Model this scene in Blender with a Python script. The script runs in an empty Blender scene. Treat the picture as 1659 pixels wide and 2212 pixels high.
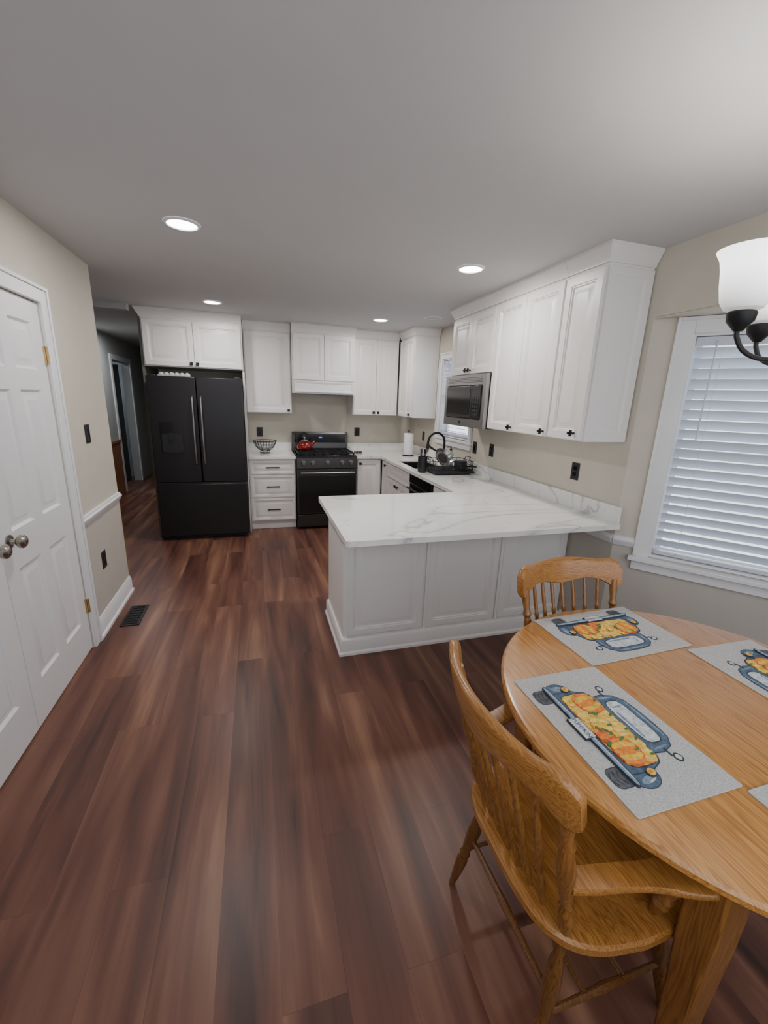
import bpy, bmesh, math, random
from mathutils import Vector, Matrix
random.seed(4)
PI=math.pi
C=bpy.context.scene.collection
# ---------------------------------------------------------------- camera numbers
CH=1.608
RR=Vector((.9583,-.0421,.2825)); DD=Vector((-.2836,-.2565,.9240)); VV=Vector((-.0335,.9657,.2576))
def hit(px,py,axis,val):
    c=Vector((px-829.5,py-1106,904)); d=Vector((c.dot(RR),c.dot(DD),-c.dot(VV)))
    o=Vector((0,0,CH)); t=(val-o[axis])/d[axis]; return o+d*t
# ---------------------------------------------------------------- materials
def nt(name):
    m=bpy.data.materials.new(name); m.use_nodes=True
    n=m.node_tree; b=n.nodes['Principled BSDF']; return m,n,b
def mat(name,col,rough=.5,metal=0,noise=0,nscale=8,emit=None,es=0,bump=0,bscale=60,trans=0,coat=0,transl=0):
    m,n,b=nt(name)
    b.inputs['Base Color'].default_value=(*col,1); b.inputs['Roughness'].default_value=rough; b.inputs['Metallic'].default_value=metal
    if coat: b.inputs['Coat Weight'].default_value=coat; b.inputs['Coat Roughness'].default_value=.1
    if trans: b.inputs['Transmission Weight'].default_value=trans
    if emit: b.inputs['Emission Color'].default_value=(*emit,1); b.inputs['Emission Strength'].default_value=es
    tc=n.nodes.new('ShaderNodeTexCoord')
    if noise:
        t=n.nodes.new('ShaderNodeTexNoise'); t.inputs['Scale'].default_value=nscale; t.inputs['Detail'].default_value=4
        n.links.new(tc.outputs['Object'],t.inputs['Vector'])
        r=n.nodes.new('ShaderNodeValToRGB')
        r.color_ramp.elements[0].position=.3; r.color_ramp.elements[1].position=.7
        r.color_ramp.elements[0].color=(*[max(0,c*(1-noise)) for c in col],1); r.color_ramp.elements[1].color=(*[min(1,c*(1+noise)) for c in col],1)
        n.links.new(t.outputs['Fac'],r.inputs['Fac']); n.links.new(r.outputs['Color'],b.inputs['Base Color'])
    if bump:
        t=n.nodes.new('ShaderNodeTexNoise'); t.inputs['Scale'].default_value=bscale
        n.links.new(tc.outputs['Object'],t.inputs['Vector'])
        bp=n.nodes.new('ShaderNodeBump'); bp.inputs['Strength'].default_value=bump; bp.inputs['Distance'].default_value=.01
        n.links.new(t.outputs['Fac'],bp.inputs['Height']); n.links.new(bp.outputs['Normal'],b.inputs['Normal'])
    if transl:
        tr=n.nodes.new('ShaderNodeBsdfTranslucent'); tr.inputs['Color'].default_value=(.80,.87,.98,1)
        mx=n.nodes.new('ShaderNodeMixShader'); mx.inputs[0].default_value=transl
        out=n.nodes['Material Output']; n.links.new(b.outputs[0],mx.inputs[1]); n.links.new(tr.outputs[0],mx.inputs[2]); n.links.new(mx.outputs[0],out.inputs['Surface'])
    return m
def wood(name,dark,mid,light,axis,sc=1.0,rough=.33,coat=.35):
    """grain runs along the given object axis"""
    m,n,b=nt(name); L=n.links.new
    tc=n.nodes.new('ShaderNodeTexCoord'); mp=n.nodes.new('ShaderNodeMapping')
    s=[20*sc,20*sc,20*sc]; s[axis]=1.2*sc
    mp.inputs['Scale'].default_value=s; L(tc.outputs['Object'],mp.inputs['Vector'])
    t=n.nodes.new('ShaderNodeTexNoise'); t.inputs['Scale'].default_value=1; t.inputs['Detail'].default_value=2; t.inputs['Roughness'].default_value=.5; t.inputs['Distortion'].default_value=.25
    L(mp.outputs['Vector'],t.inputs['Vector'])
    # growth rings: contour lines of the stretched noise give cathedral figure
    mu=n.nodes.new('ShaderNodeMath'); mu.operation='MULTIPLY'; mu.inputs[1].default_value=17; L(t.outputs['Fac'],mu.inputs[0])
    fr=n.nodes.new('ShaderNodeMath'); fr.operation='FRACT'; L(mu.outputs[0],fr.inputs[0])
    r=n.nodes.new('ShaderNodeValToRGB'); e=r.color_ramp.elements
    e[0].position=0; e[0].color=(*light,1); e[1].position=1; e[1].color=(*light,1)
    k=e.new(.5); k.color=(*mid,1); k=e.new(.80); k.color=(*dark,1)
    L(fr.outputs[0],r.inputs['Fac'])
    mp2=n.nodes.new('ShaderNodeMapping'); s2=[250*sc]*3; s2[axis]=7*sc; mp2.inputs['Scale'].default_value=s2; L(tc.outputs['Object'],mp2.inputs['Vector'])
    t2=n.nodes.new('ShaderNodeTexNoise'); t2.inputs['Scale'].default_value=1; t2.inputs['Detail'].default_value=3; L(mp2.outputs['Vector'],t2.inputs['Vector'])
    r2=n.nodes.new('ShaderNodeValToRGB'); r2.color_ramp.elements[0].position=.34; r2.color_ramp.elements[0].color=(.64,.56,.46,1); r2.color_ramp.elements[1].position=.52; r2.color_ramp.elements[1].color=(1,1,1,1)
    L(t2.outputs['Fac'],r2.inputs['Fac'])
    mx=n.nodes.new('ShaderNodeMix'); mx.data_type='RGBA'; mx.blend_type='MULTIPLY'; mx.inputs[0].default_value=.8
    L(r.outputs['Color'],mx.inputs[6]); L(r2.outputs['Color'],mx.inputs[7]); L(mx.outputs[2],b.inputs['Base Color'])
    b.inputs['Roughness'].default_value=rough; b.inputs['Coat Weight'].default_value=coat; b.inputs['Coat Roughness'].default_value=.2
    bp=n.nodes.new('ShaderNodeBump'); bp.inputs['Strength'].default_value=.12; bp.inputs['Distance'].default_value=.002
    L(t2.outputs['Fac'],bp.inputs['Height']); L(bp.outputs['Normal'],b.inputs['Normal'])
    return m
def floor_mat():
    m,n,b=nt('plank_floor'); L=n.links.new; N=n.nodes.new
    tc=N('ShaderNodeTexCoord'); sp=N('ShaderNodeSeparateXYZ'); L(tc.outputs['Object'],sp.inputs[0])
    cb=N('ShaderNodeCombineXYZ'); L(sp.outputs['Y'],cb.inputs['X']); L(sp.outputs['X'],cb.inputs['Y'])
    br=N('ShaderNodeTexBrick'); br.offset=.37; br.offset_frequency=2
    br.inputs['Scale'].default_value=1; br.inputs['Brick Width'].default_value=1.22; br.inputs['Row Height'].default_value=.178
    br.inputs['Mortar Size'].default_value=.0006; br.inputs['Mortar Smooth'].default_value=.3
    br.inputs['Color1'].default_value=(0,0,0,1); br.inputs['Color2'].default_value=(1,1,1,1); br.inputs['Mortar'].default_value=(.4,.4,.4,1)
    L(cb.outputs[0],br.inputs['Vector'])
    w=N('ShaderNodeMath'); w.operation='MULTIPLY'; w.inputs[1].default_value=2.2; L(br.outputs['Color'],w.inputs[0])
    mp=N('ShaderNodeMapping'); mp.inputs['Scale'].default_value=(.85,8.5,1); L(cb.outputs[0],mp.inputs['Vector'])
    t=N('ShaderNodeTexNoise'); t.noise_dimensions='4D'; t.inputs['Scale'].default_value=1; t.inputs['Detail'].default_value=3; t.inputs['Distortion'].default_value=.5
    L(mp.outputs[0],t.inputs['Vector']); L(w.outputs[0],t.inputs['W'])
    mp2=N('ShaderNodeMapping'); mp2.inputs['Scale'].default_value=(4,110,1); L(cb.outputs[0],mp2.inputs['Vector'])
    t2=N('ShaderNodeTexNoise'); t2.noise_dimensions='4D'; t2.inputs['Scale'].default_value=1; t2.inputs['Detail'].default_value=3
    L(mp2.outputs[0],t2.inputs['Vector']); L(w.outputs[0],t2.inputs['W'])
    a=N('ShaderNodeMath'); a.operation='MULTIPLY_ADD'; a.inputs[1].default_value=.09; L(br.outputs['Color'],a.inputs[0]); L(t.outputs['Fac'],a.inputs[2])
    a2=N('ShaderNodeMath'); a2.operation='MULTIPLY_ADD'; a2.inputs[1].default_value=.08; L(t2.outputs['Fac'],a2.inputs[0]); L(a.outputs[0],a2.inputs[2])
    r=N('ShaderNodeValToRGB'); e=r.color_ramp.elements
    e[0].position=.38; e[0].color=(.056,.026,.021,1); e[1].position=.82; e[1].color=(.33,.175,.105,1)
    k=e.new(.53); k.color=(.128,.052,.037,1); k=e.new(.65); k.color=(.185,.083,.055,1)
    L(a2.outputs[0],r.inputs['Fac'])
    mx=N('ShaderNodeMix'); mx.data_type='RGBA'; mx.blend_type='MULTIPLY'; L(br.outputs['Fac'],mx.inputs[0]); L(r.outputs['Color'],mx.inputs[6]); mx.inputs[7].default_value=(.6,.55,.55,1)
    L(mx.outputs[2],b.inputs['Base Color']); b.inputs['Roughness'].default_value=.38
    b.inputs['Specular IOR Level'].default_value=.38
    return m
def marble_mat():
    m,n,b=nt('veined_quartz'); L=n.links.new; N=n.nodes.new
    tc=N('ShaderNodeTexCoord'); mp=N('ShaderNodeMapping'); mp.inputs['Rotation'].default_value=(.3,.2,.75); mp.inputs['Scale'].default_value=(.6,1.4,1.0); L(tc.outputs['Object'],mp.inputs[0])
    outs=[]
    for sc,wd,dist,dk in ((.85,.0045,.9,.42),(1.4,.0030,1.2,.16)):
        t=N('ShaderNodeTexNoise'); t.inputs['Scale'].default_value=sc; t.inputs['Detail'].default_value=5; t.inputs['Distortion'].default_value=dist; t.inputs['Roughness'].default_value=.46; L(mp.outputs[0],t.inputs['Vector'])
        s=N('ShaderNodeMath'); s.operation='SUBTRACT'; s.inputs[1].default_value=.5; L(t.outputs['Fac'],s.inputs[0])
        a=N('ShaderNodeMath'); a.operation='ABSOLUTE'; L(s.outputs[0],a.inputs[0])
        r=N('ShaderNodeValToRGB'); r.color_ramp.elements[0].position=0; r.color_ramp.elements[0].color=(1-dk,1-dk,1-dk*.9,1); r.color_ramp.elements[1].position=wd*5; r.color_ramp.elements[1].color=(1,1,1,1)
        k=r.color_ramp.elements.new(wd); k.color=(1-dk*.22,1-dk*.22,1-dk*.2,1)
        L(a.outputs[0],r.inputs['Fac']); outs.append(r)
    mx=N('ShaderNodeMix'); mx.data_type='RGBA'; mx.blend_type='MULTIPLY'; mx.inputs[0].default_value=1
    L(outs[0].outputs[0],mx.inputs[6]); L(outs[1].outputs[0],mx.inputs[7])
    m2=N('ShaderNodeMix'); m2.data_type='RGBA'; m2.blend_type='MULTIPLY'; m2.inputs[0].default_value=1; L(mx.outputs[2],m2.inputs[6]); m2.inputs[7].default_value=(.88,.875,.85,1)
    L(m2.outputs[2],b.inputs['Base Color']); b.inputs['Roughness'].default_value=.10
    return m
M={}
M['wall']=mat('greige_cream_wall_paint',(.61,.57,.485),.75,noise=.02,bump=.03,bscale=200)
M['wall_low']=mat('greige_wall_paint',(.52,.485,.435),.75,noise=.02)
M['ceil']=mat('ceiling_paint',(.56,.56,.565),.9,noise=.015,nscale=3)
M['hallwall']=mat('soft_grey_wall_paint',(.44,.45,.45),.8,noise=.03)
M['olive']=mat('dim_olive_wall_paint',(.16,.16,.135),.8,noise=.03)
M['dark']=mat('dark_interior',(.02,.02,.022),.7,noise=.1)
M['trim']=mat('white_trim_paint',(.80,.80,.82),.4,noise=.01)
M['cab']=mat('white_cabinet_paint',(.83,.81,.795),.35,noise=.012,nscale=3)
M['floor']=floor_mat(); M['marble']=marble_mat()
M['black']=mat('matte_black_metal',(.012,.012,.013),.45,.3,noise=.1)
M['blackp']=mat('black_plastic',(.015,.015,.016),.5,noise=.1)
M['fridge']=mat('black_stainless_steel',(.030,.028,.030),.36,.6,noise=.06,nscale=2)
M['fdark']=mat('gloss_black_panel',(.01,.01,.012),.12,noise=.05)
M['steel']=mat('brushed_steel',(.36,.35,.345),.3,.95,noise=.05,nscale=30)
M['gsteel']=mat('dark_grey_steel',(.075,.072,.072),.32,.8,noise=.05,nscale=30)
M['handle']=mat('smoky_steel_handle',(.30,.29,.29),.28,.9,noise=.03)
M['nickel']=mat('satin_nickel',(.36,.33,.29),.25,.95,noise=.04)
M['brass']=mat('worn_brass',(.55,.40,.18),.35,.9,noise=.1)
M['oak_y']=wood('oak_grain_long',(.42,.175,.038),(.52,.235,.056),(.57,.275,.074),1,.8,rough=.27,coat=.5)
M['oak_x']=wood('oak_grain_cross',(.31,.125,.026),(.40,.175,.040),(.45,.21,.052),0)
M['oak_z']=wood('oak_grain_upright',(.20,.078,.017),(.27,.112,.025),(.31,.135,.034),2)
M['oak_leg_shaded']=wood('oak_grain_painted_shade',(.12,.047,.012),(.17,.070,.018),(.20,.085,.023),2)  # oak darkened so the colour carries the shade beneath the seat
M['hallwood']=wood('reddish_wood_panel',(.30,.11,.05),(.40,.16,.08),(.46,.20,.10),2)
M['edge']=wood('raw_wood_edge',(.30,.15,.05),(.42,.22,.08),(.5,.28,.12),2)
M['mat']=mat('heathered_grey_cloth',(.50,.495,.485),.95,noise=.24,nscale=260,bump=.2,bscale=500)
M['blind']=mat('white_vinyl_slat',(.68,.71,.77),.45,noise=.01,transl=.14)
M['red']=mat('red_enamel',(.26,.012,.012),.15,.4,noise=.05,coat=.6)
M['paper']=mat('paper_towel',(.85,.85,.85),.9,bump=.3,bscale=80,noise=.01)
M['lens']=mat('lit_lamp_lens',(1,1,1),.5,emit=(1,.96,.98),es=14,noise=.01)
M['lcd']=mat('blue_clock_display',(.02,.05,.2),.3,emit=(.1,.3,1),es=1.0,noise=.02)
M['carton']=mat('grey_white_carton',(.42,.42,.43),.8,noise=.1,nscale=40)
M['greyp']=mat('grey_silicone',(.17,.17,.18),.6,noise=.05)
M['green']=mat('clear_green_glass',(.45,.6,.5),.08,noise=.03)
M['label']=mat('pale_label',(.6,.62,.6),.6,noise=.05)
# lit bell shade, brighter toward its open rim
m,n,b=nt('lit_frosted_glass'); b.inputs['Base Color'].default_value=(.9,.88,.85,1); b.inputs['Roughness'].default_value=.3
tc=n.nodes.new('ShaderNodeTexCoord'); sp=n.nodes.new('ShaderNodeSeparateXYZ'); n.links.new(tc.outputs['Object'],sp.inputs[0])
mr=n.nodes.new('ShaderNodeMapRange'); mr.inputs['From Min'].default_value=.165; mr.inputs['From Max'].default_value=.26; mr.inputs['To Min'].default_value=.30; mr.inputs['To Max'].default_value=2.8
n.links.new(sp.outputs['Z'],mr.inputs['Value']); n.links.new(mr.outputs[0],b.inputs['Emission Strength']); b.inputs['Emission Color'].default_value=(1,.97,.96,1); M['shade']=m
for k,c in dict(pblue=(.085,.135,.20),pblue2=(.20,.28,.37),pdark=(.035,.048,.070),pwhite=(.58,.60,.62),pyel=(.80,.48,.06),pyel2=(.85,.60,.17),por=(.78,.24,.04),por2=(.64,.12,.03),pgreen=(.08,.18,.05),pgrey=(.11,.11,.12),pink=(.03,.04,.07)).items():
    M[k]=mat('print_'+k,c,.9,noise=.3,nscale=90)
# ---------------------------------------------------------------- geometry builder
class G:
    def __init__(s): s.bm=bmesh.new(); s.mi=0
    def f(s,vs):
        try:
            fc=s.bm.faces.new(vs); fc.material_index=s.mi
        except ValueError: pass
    def loft(s,rings,cap=True,closed=True,loop=False):
        R=[[s.bm.verts.new(p) for p in r] for r in rings]; n=len(R[0])
        m=len(R)
        for i in range(m if loop else m-1):
            a=R[i]; b=R[(i+1)%m]
            for j in range(n if closed else n-1):
                s.f([a[j],a[(j+1)%n],b[(j+1)%n],b[j]])
        if cap and not loop: s.f(R[0][::-1]); s.f(R[-1])
        return s
    def box(s,x0,x1,y0,y1,z0,z1):
        return s.loft([[(x0,y0,z),(x1,y0,z),(x1,y1,z),(x0,y1,z)] for z in (z0,z1)])
    def prism(s,poly,z0,z1):
        return s.loft([[(x,y,z) for x,y in poly] for z in (z0,z1)])
    def tube(s,pts,r,seg=8,loop=False,flat=1.0):
        pts=[Vector(p) for p in pts]; n=len(pts); rings=[]; up=None
        for i,p in enumerate(pts):
            if loop: t=(pts[(i+1)%n]-pts[i-1])
            else: t=(pts[min(i+1,n-1)]-pts[max(i-1,0)])
            t.normalize()
            if up is None:
                up=Vector((0,0,1)) if abs(t.z)<.9 else Vector((1,0,0))
            side=t.cross(up).normalized(); u=side.cross(t).normalized(); up=u
            rr=r[i] if isinstance(r,(list,tuple)) else r
            rings.append([p+side*math.cos(2*PI*k/seg)*rr+u*math.sin(2*PI*k/seg)*rr*flat for k in range(seg)])
        return s.loft(rings,loop=loop)
    def turned(s,p0,p1,prof,seg=14,k=1.0):
        p0=Vector(p0); p1=Vector(p1); t=(p1-p0); 
        d=t.normalized(); a=Vector((1,0,0)) if abs(d.x)<.8 else Vector((0,1,0))
        u=d.cross(a).normalized(); w=d.cross(u)
        return s.loft([[p0+t*q+(u*math.cos(2*PI*j/seg)+w*math.sin(2*PI*j/seg))*r*k for j in range(seg)] for q,r in prof])
    def lathe(s,prof,c=(0,0,0),seg=32,cap=True):
        return s.loft([[(c[0]+r*math.cos(2*PI*j/seg),c[1]+r*math.sin(2*PI*j/seg),c[2]+z) for j in range(seg)] for r,z in prof],cap=cap)
    def cyl(s,p0,p1,r,seg=16): return s.turned(p0,p1,[(0,r),(1,r)],seg)
    def panel(s,x0,x1,z0,z1,yf,th=.02,fr=.055,deep=.012):
        """raised-panel front facing -y, front surface at yf"""
        fr=min(fr,(x1-x0)*.24,(z1-z0)*.26); deep=min(deep,th-.002)
        pr=[(0,yf+th),(0,yf+.003),(.003,yf),(fr-.016,yf),(fr-.012,yf+.005),(fr-.006,yf+.005),(fr,yf+deep),(fr+.010,yf+deep),(fr+.034,yf+.0015),(fr+.038,yf+.0015)]
        pr=[(i,y) for i,y in pr if i<min(x1-x0,z1-z0)/2-.004]
        return s.loft([[(x0+i,y,z0+i),(x1-i,y,z0+i),(x1-i,y,z1-i),(x0+i,y,z1-i)] for i,y in pr])
    def ell(s,cx,cy,a,b,z0,z1,rot=0,seg=24,pw=1.0):
        P=[]
        for k in range(seg):
            t=2*PI*k/seg; x=a*math.copysign(abs(math.cos(t))**pw,math.cos(t)); y=b*math.copysign(abs(math.sin(t))**pw,math.sin(t))
            P.append((cx+x*math.cos(rot)-y*math.sin(rot),cy+x*math.sin(rot)+y*math.cos(rot)))
        return s.prism(P,z0,z1)
def catmull(P,n=5):
    out=[]
    for i in range(len(P)-1):
        p0=P[max(i-1,0)]; p1=P[i]; p2=P[i+1]; p3=P[min(i+2,len(P)-1)]
        for k in range(n):
            t=k/n; out.append(tuple(.5*((2*p1[j])+(-p0[j]+p2[j])*t+(2*p0[j]-5*p1[j]+4*p2[j]-p3[j])*t*t+(-p0[j]+3*p1[j]-3*p2[j]+p3[j])*t**3) for j in range(len(p1))))
    out.append(tuple(P[-1])); return out
def obj(name,g,m,parent=None,bev=0,smooth=35,loc=None,rz=0):
    bmesh.ops.recalc_face_normals(g.bm,faces=g.bm.faces)
    me=bpy.data.meshes.new(name); g.bm.to_mesh(me); g.bm.free()
    for q in (m if isinstance(m,(list,tuple)) else [m]): me.materials.append(q)
    if len(me.polygons):
        me.polygons.foreach_set('use_smooth',[True]*len(me.polygons)); me.set_sharp_from_angle(angle=math.radians(smooth))
    o=bpy.data.objects.new(name,me); C.objects.link(o)
    if parent: o.parent=parent
    if loc: o.location=loc
    if rz: o.rotation_euler=(0,0,rz)
    if bev:
        b=o.modifiers.new('bevel','BEVEL'); b.width=bev; b.segments=2; b.limit_method='ANGLE'; b.angle_limit=math.radians(40)
    return o
def thing(name,label,cat,loc=(0,0,0),rz=0,group=None):
    o=bpy.data.objects.new(name,None); C.objects.link(o); o.empty_display_size=.05
    o.location=loc; o.rotation_euler=(0,0,rz); o['label']=label; o['category']=cat
    if group: o['group']=group
    return o
def tag(o,label,cat,group=None):
    o['label']=label; o['category']=cat
    if group: o['group']=group
    return o
def struct(o,label=None,cat=None):
    o['kind']='structure'
    if label: o['label']=label; o['category']=cat
    return o
def dup(root,loc,rz,label=None):
    r=root.copy(); C.objects.link(r); r.location=loc; r.rotation_euler=(0,0,rz)
    if label: r['label']=label
    for ch in list(root.children):
        c=ch.copy(); C.objects.link(c); c.parent=r
        for gch in list(ch.children):
            d=gch.copy(); C.objects.link(d); d.parent=c
    return r
H=2.44; XL=-1.071; XR=2.13; YB=5.80; YN=-.6
# ================================================================ SETTING
struct(obj('floor',G().box(-4.3,3.3,YN,9.8,-.05,0),M['floor']),'reddish brown wood plank floor running away from the camera','floor')
struct(obj('ceiling',G().box(-4.3,3.3,YN,9.8,H,H+.06),M['ceil']),'smooth pale grey painted ceiling','ceiling')
DY0,DY1,DZ=1.36,2.81,2.04
g=G(); g.mi=0
def wallx(g,x0,x1,y0,y1,z0,z1,split=.81):
    if z0<split<z1:
        g.mi=1; g.box(x0,x1,y0,y1,z0,split); g.mi=0; g.box(x0,x1,y0,y1,split,z1)
    else: g.mi=1 if z1<=split else 0; g.box(x0,x1,y0,y1,z0,z1)
wallx(g,XL-.12,XL,YN,DY0,0,H); wallx(g,XL-.12,XL,DY0,DY1,DZ,H); wallx(g,XL-.12,XL,DY1,3.68,0,H)
struct(obj('wall_left',g,[M['wall'],M['wall_low']]),'beige left wall around the white double doors','wall')
g=G(); g.box(-1.10,XR+.12,YB,YB+.12,0,H)
struct(obj('wall_back',g,M['wall']),'beige back wall behind the range and cabinets','wall')
g=G(); g.box(XL,2.80,YN-.12,YN,-.05,.86)  # unseen low wall added to cut the light reaching under the table
struct(obj('light_block_rear',g,M['wall_low']),'added unseen low wall behind the camera that blocks low light','wall')
WY0,WY1,WZ0,WZ1=4.02,4.79,1.22,2.09
g=G(); wallx(g,XR,XR+.12,1.99,WY0,0,H); wallx(g,XR,XR+.12,WY0,WY1,0,WZ0); wallx(g,XR,XR+.12,WY0,WY1,WZ1,H); wallx(g,XR,XR+.12,WY1,YB,0,H)
g.mi=0; g.box(XR,XR+.12,YN,1.99,2.10,H)
struct(obj('wall_right',g,[M['wall'],M['wall_low']]),'beige right wall behind the counter with header over the bay','wall')
# bay
BA=math.atan2(-.795,.605); BO=(XR,1.99,0)
g=G(); wallx(g,0,.20,0,.12,0,2.12); wallx(g,.20,1.0,0,.12,0,.745); wallx(g,1.0,1.15,0,.12,0,2.12)
g.mi=0; g.box(.2,1.0,0,.12,2.005,2.12)
o=struct(obj('wall_bay',g,[M['wall'],M['wall_low']],loc=BO,rz=BA),'angled beige bay wall around the large window','wall')
BE=(XR+.605*1.15,1.99-.795*1.15)
g=G(); wallx(g,BE[0],BE[0]+.12,YN,BE[1],0,2.12)
struct(obj('wall_bay_centre',g,[M['wall'],M['wall_low']]),'outer beige wall of the dining bay','wall')
g=G(); g.prism([(XR+.002,1.985),(XR+.06,2.03),(BE[0]+.2,BE[1]+.05),(BE[0]+.12,YN),(XR+.002,YN)],2.090,2.099)
struct(obj('ceiling_bay',g,M['wall']),'low beige soffit over the dining bay','soffit')
# hall
g=G(); g.box(-2.24,-2.12,3.56,7.75,0,H); g.box(-2.24,-2.12,8.75,9.7,0,H); g.box(-2.24,-2.12,7.75,8.75,2.08,H); g.box(-2.12,XL-.12,3.56,3.68,0,H)  # near stretch and return wall are added, unseen, to block outside light
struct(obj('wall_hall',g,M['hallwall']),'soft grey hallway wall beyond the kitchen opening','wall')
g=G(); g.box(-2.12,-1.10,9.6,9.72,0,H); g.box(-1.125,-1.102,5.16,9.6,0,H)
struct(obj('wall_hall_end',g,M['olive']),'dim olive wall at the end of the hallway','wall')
g=G(); g.box(-2.12,-1.17,4.98,5.07,2.38,H)
struct(obj('wall_header',g,M['hallwall']),'shallow header over the hallway opening','header')
g=G(); g.box(-3.7,-3.6,7.2,9.7,0,H); g.box(-3.6,-2.24,9.2,9.3,0,H); g.box(-3.6,-2.24,7.2,7.3,0,H)
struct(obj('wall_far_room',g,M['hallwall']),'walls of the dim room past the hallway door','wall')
g=G(); g.box(-2.119,-2.105,3.7,7.67,0,.83)
struct(obj('trim_1',g,M['hallwood']),'reddish wood wainscot along the hallway wall','wainscot')
g=G(); g.box(-2.119,-2.09,3.7,7.67,.83,.87)
struct(obj('trim_2',g,M['edge'],bev=.004),'wood cap rail on the hallway wainscot','rail')
t=struct(thing('door_2','white cased hallway doorway with a dark door standing open','door',(-2.12,7.75,0),PI/2))
g=G(); g.box(-.08,0,-.02,.0,0,2.16); g.box(1,1.08,-.02,.0,0,2.16); g.box(0,1,-.02,.0,2.08,2.16); obj('door_casing',g,M['trim'],t,bev=.004)
g=G(); g.box(0,.035,.03,.78,.01,2.05); obj('door_leaf',g,M['dark'],t,loc=(.93,.12,0),rz=.25,bev=.003)
# mouldings
def rail(name,L,z,loc,rz,label):
    g=G(); pr=[(0,-.03),(.010,-.03),(.014,-.018),(.024,-.006),(.026,.008),(.016,.016),(.014,.028),(0,.03)]
    g.loft([[(x,-p,z+q) for p,q in pr] for x in (0,L)]); return struct(obj(name,g,M['trim'],loc=loc,rz=rz),label,'chair rail')
def base(name,L,loc,rz,label):
    g=G(); pr=[(0,0),(.028,0),(.028,.018),(.016,.024),(.015,.105),(.009,.118),(.006,.13),(0,.132)]
    g.loft([[(x,-p,q) for p,q in pr] for x in (0,L)]); return struct(obj(name,g,M['trim'],loc=loc,rz=rz),label,'baseboard')
rail('trim_3',.785,.812,(XL,2.895,0),PI/2,'white chair rail on the left wall beside the doors')
base('baseboard_left',.785,(XL,2.895,0),PI/2,'white baseboard on the left wall')
rail('trim_4',.36,.812,(XR,2.35,0),-PI/2,'white chair rail under the counter overhang')
base('baseboard_right',.36,(XR,2.35,0),-PI/2,'white baseboard under the counter overhang')
rail('trim_5',.12,.812,BO,BA,'short white chair rail beside the bay window')
base('baseboard_bay',1.15,BO,BA,'white baseboard below the bay window')
struct(obj('trim_6',G().box(XL-.118,XL+.001,3.681,3.69,.0,.80),M['edge']),'thin raw wood edge strip at the end of the left wall','trim')
# closet double door
t=struct(thing('door_1','white six panel double doors with round knobs in the left wall','door',(XL,DY0,0),PI/2))
W=DY1-DY0
g=G(); c=.085
g.box(-c,0,-.018,0,0,DZ+c); g.box(W,W+c,-.018,0,0,DZ+c); g.box(0,W,-.018,0,DZ,DZ+c)
g.box(-c,-c+.02,-.026,-.018,0,DZ+c); g.box(W+c-.02,W+c,-.026,-.018,0,DZ+c); g.box(-c+.02,W+c-.02,-.026,-.018,DZ+c-.02,DZ+c)
obj('door_casing',g,M['trim'],t,bev=.003)
lw=W/2-.004
for i in range(2):
    x0=.003+i*(W/2+.001); g=G(); yf=.006; st=.105; mid=.09
    pw=(lw-2*st-mid)/2
    zs=[(.22,.80),(.98,1.60),(1.70,1.93)]
    xs=[(x0+st,x0+st+pw),(x0+st+pw+mid,x0+lw-st)]
    g.box(x0,x0+st,yf,yf+.035,.01,DZ-.005); g.box(x0+lw-st,x0+lw,yf,yf+.035,.01,DZ-.005); g.box(xs[0][1],xs[1][0],yf,yf+.035,.01,DZ-.005)
    zz=[.01]+[v for a in zs for v in a]+[DZ-.005]
    for a,b in xs:
        for k in range(0,len(zz),2): g.box(a,b,yf,yf+.035,zz[k],zz[k+1])
        for z0,z1 in zs:
            pr=[(0,yf),(.012,yf+.012),(.022,yf+.012),(.05,yf+.002)]
            g.loft([[(a+q,y,z0+q),(b-q,y,z0+q),(b-q,y,z1-q),(a+q,y,z1-q)] for q,y in pr],cap=False)
            q=.05; g.f([g.bm.verts.new(p) for p in ((a+q,yf+.002,z0+q),(b-q,yf+.002,z0+q),(b-q,yf+.002,z1-q),(a+q,yf+.002,z1-q))])
    leaf=obj('door_leaf',g,M['trim'],t)
    kx=x0+(lw-.065 if i==0 else .065)
    g=G(); g.turned((kx,yf,.945),(kx,yf-.07,.945),[(0,.032),(.08,.032),(.14,.014),(.38,.011),(.45,.02),(.6,.030),(.78,.031),(.92,.022),(1,.006)],20)
    obj('door_knob',g,M['nickel'],leaf)
    hx=x0 if i==0 else x0+lw
    for z in (.30,1.78):
        g=G(); g.cyl((hx+.002,-.008,z-.045),(hx+.002,-.008,z+.045),.008,10); g.box(hx-.012,hx+.012,-.004,.006,z-.045,z+.045)
        obj('hinge',g,M['brass'],leaf)
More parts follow.
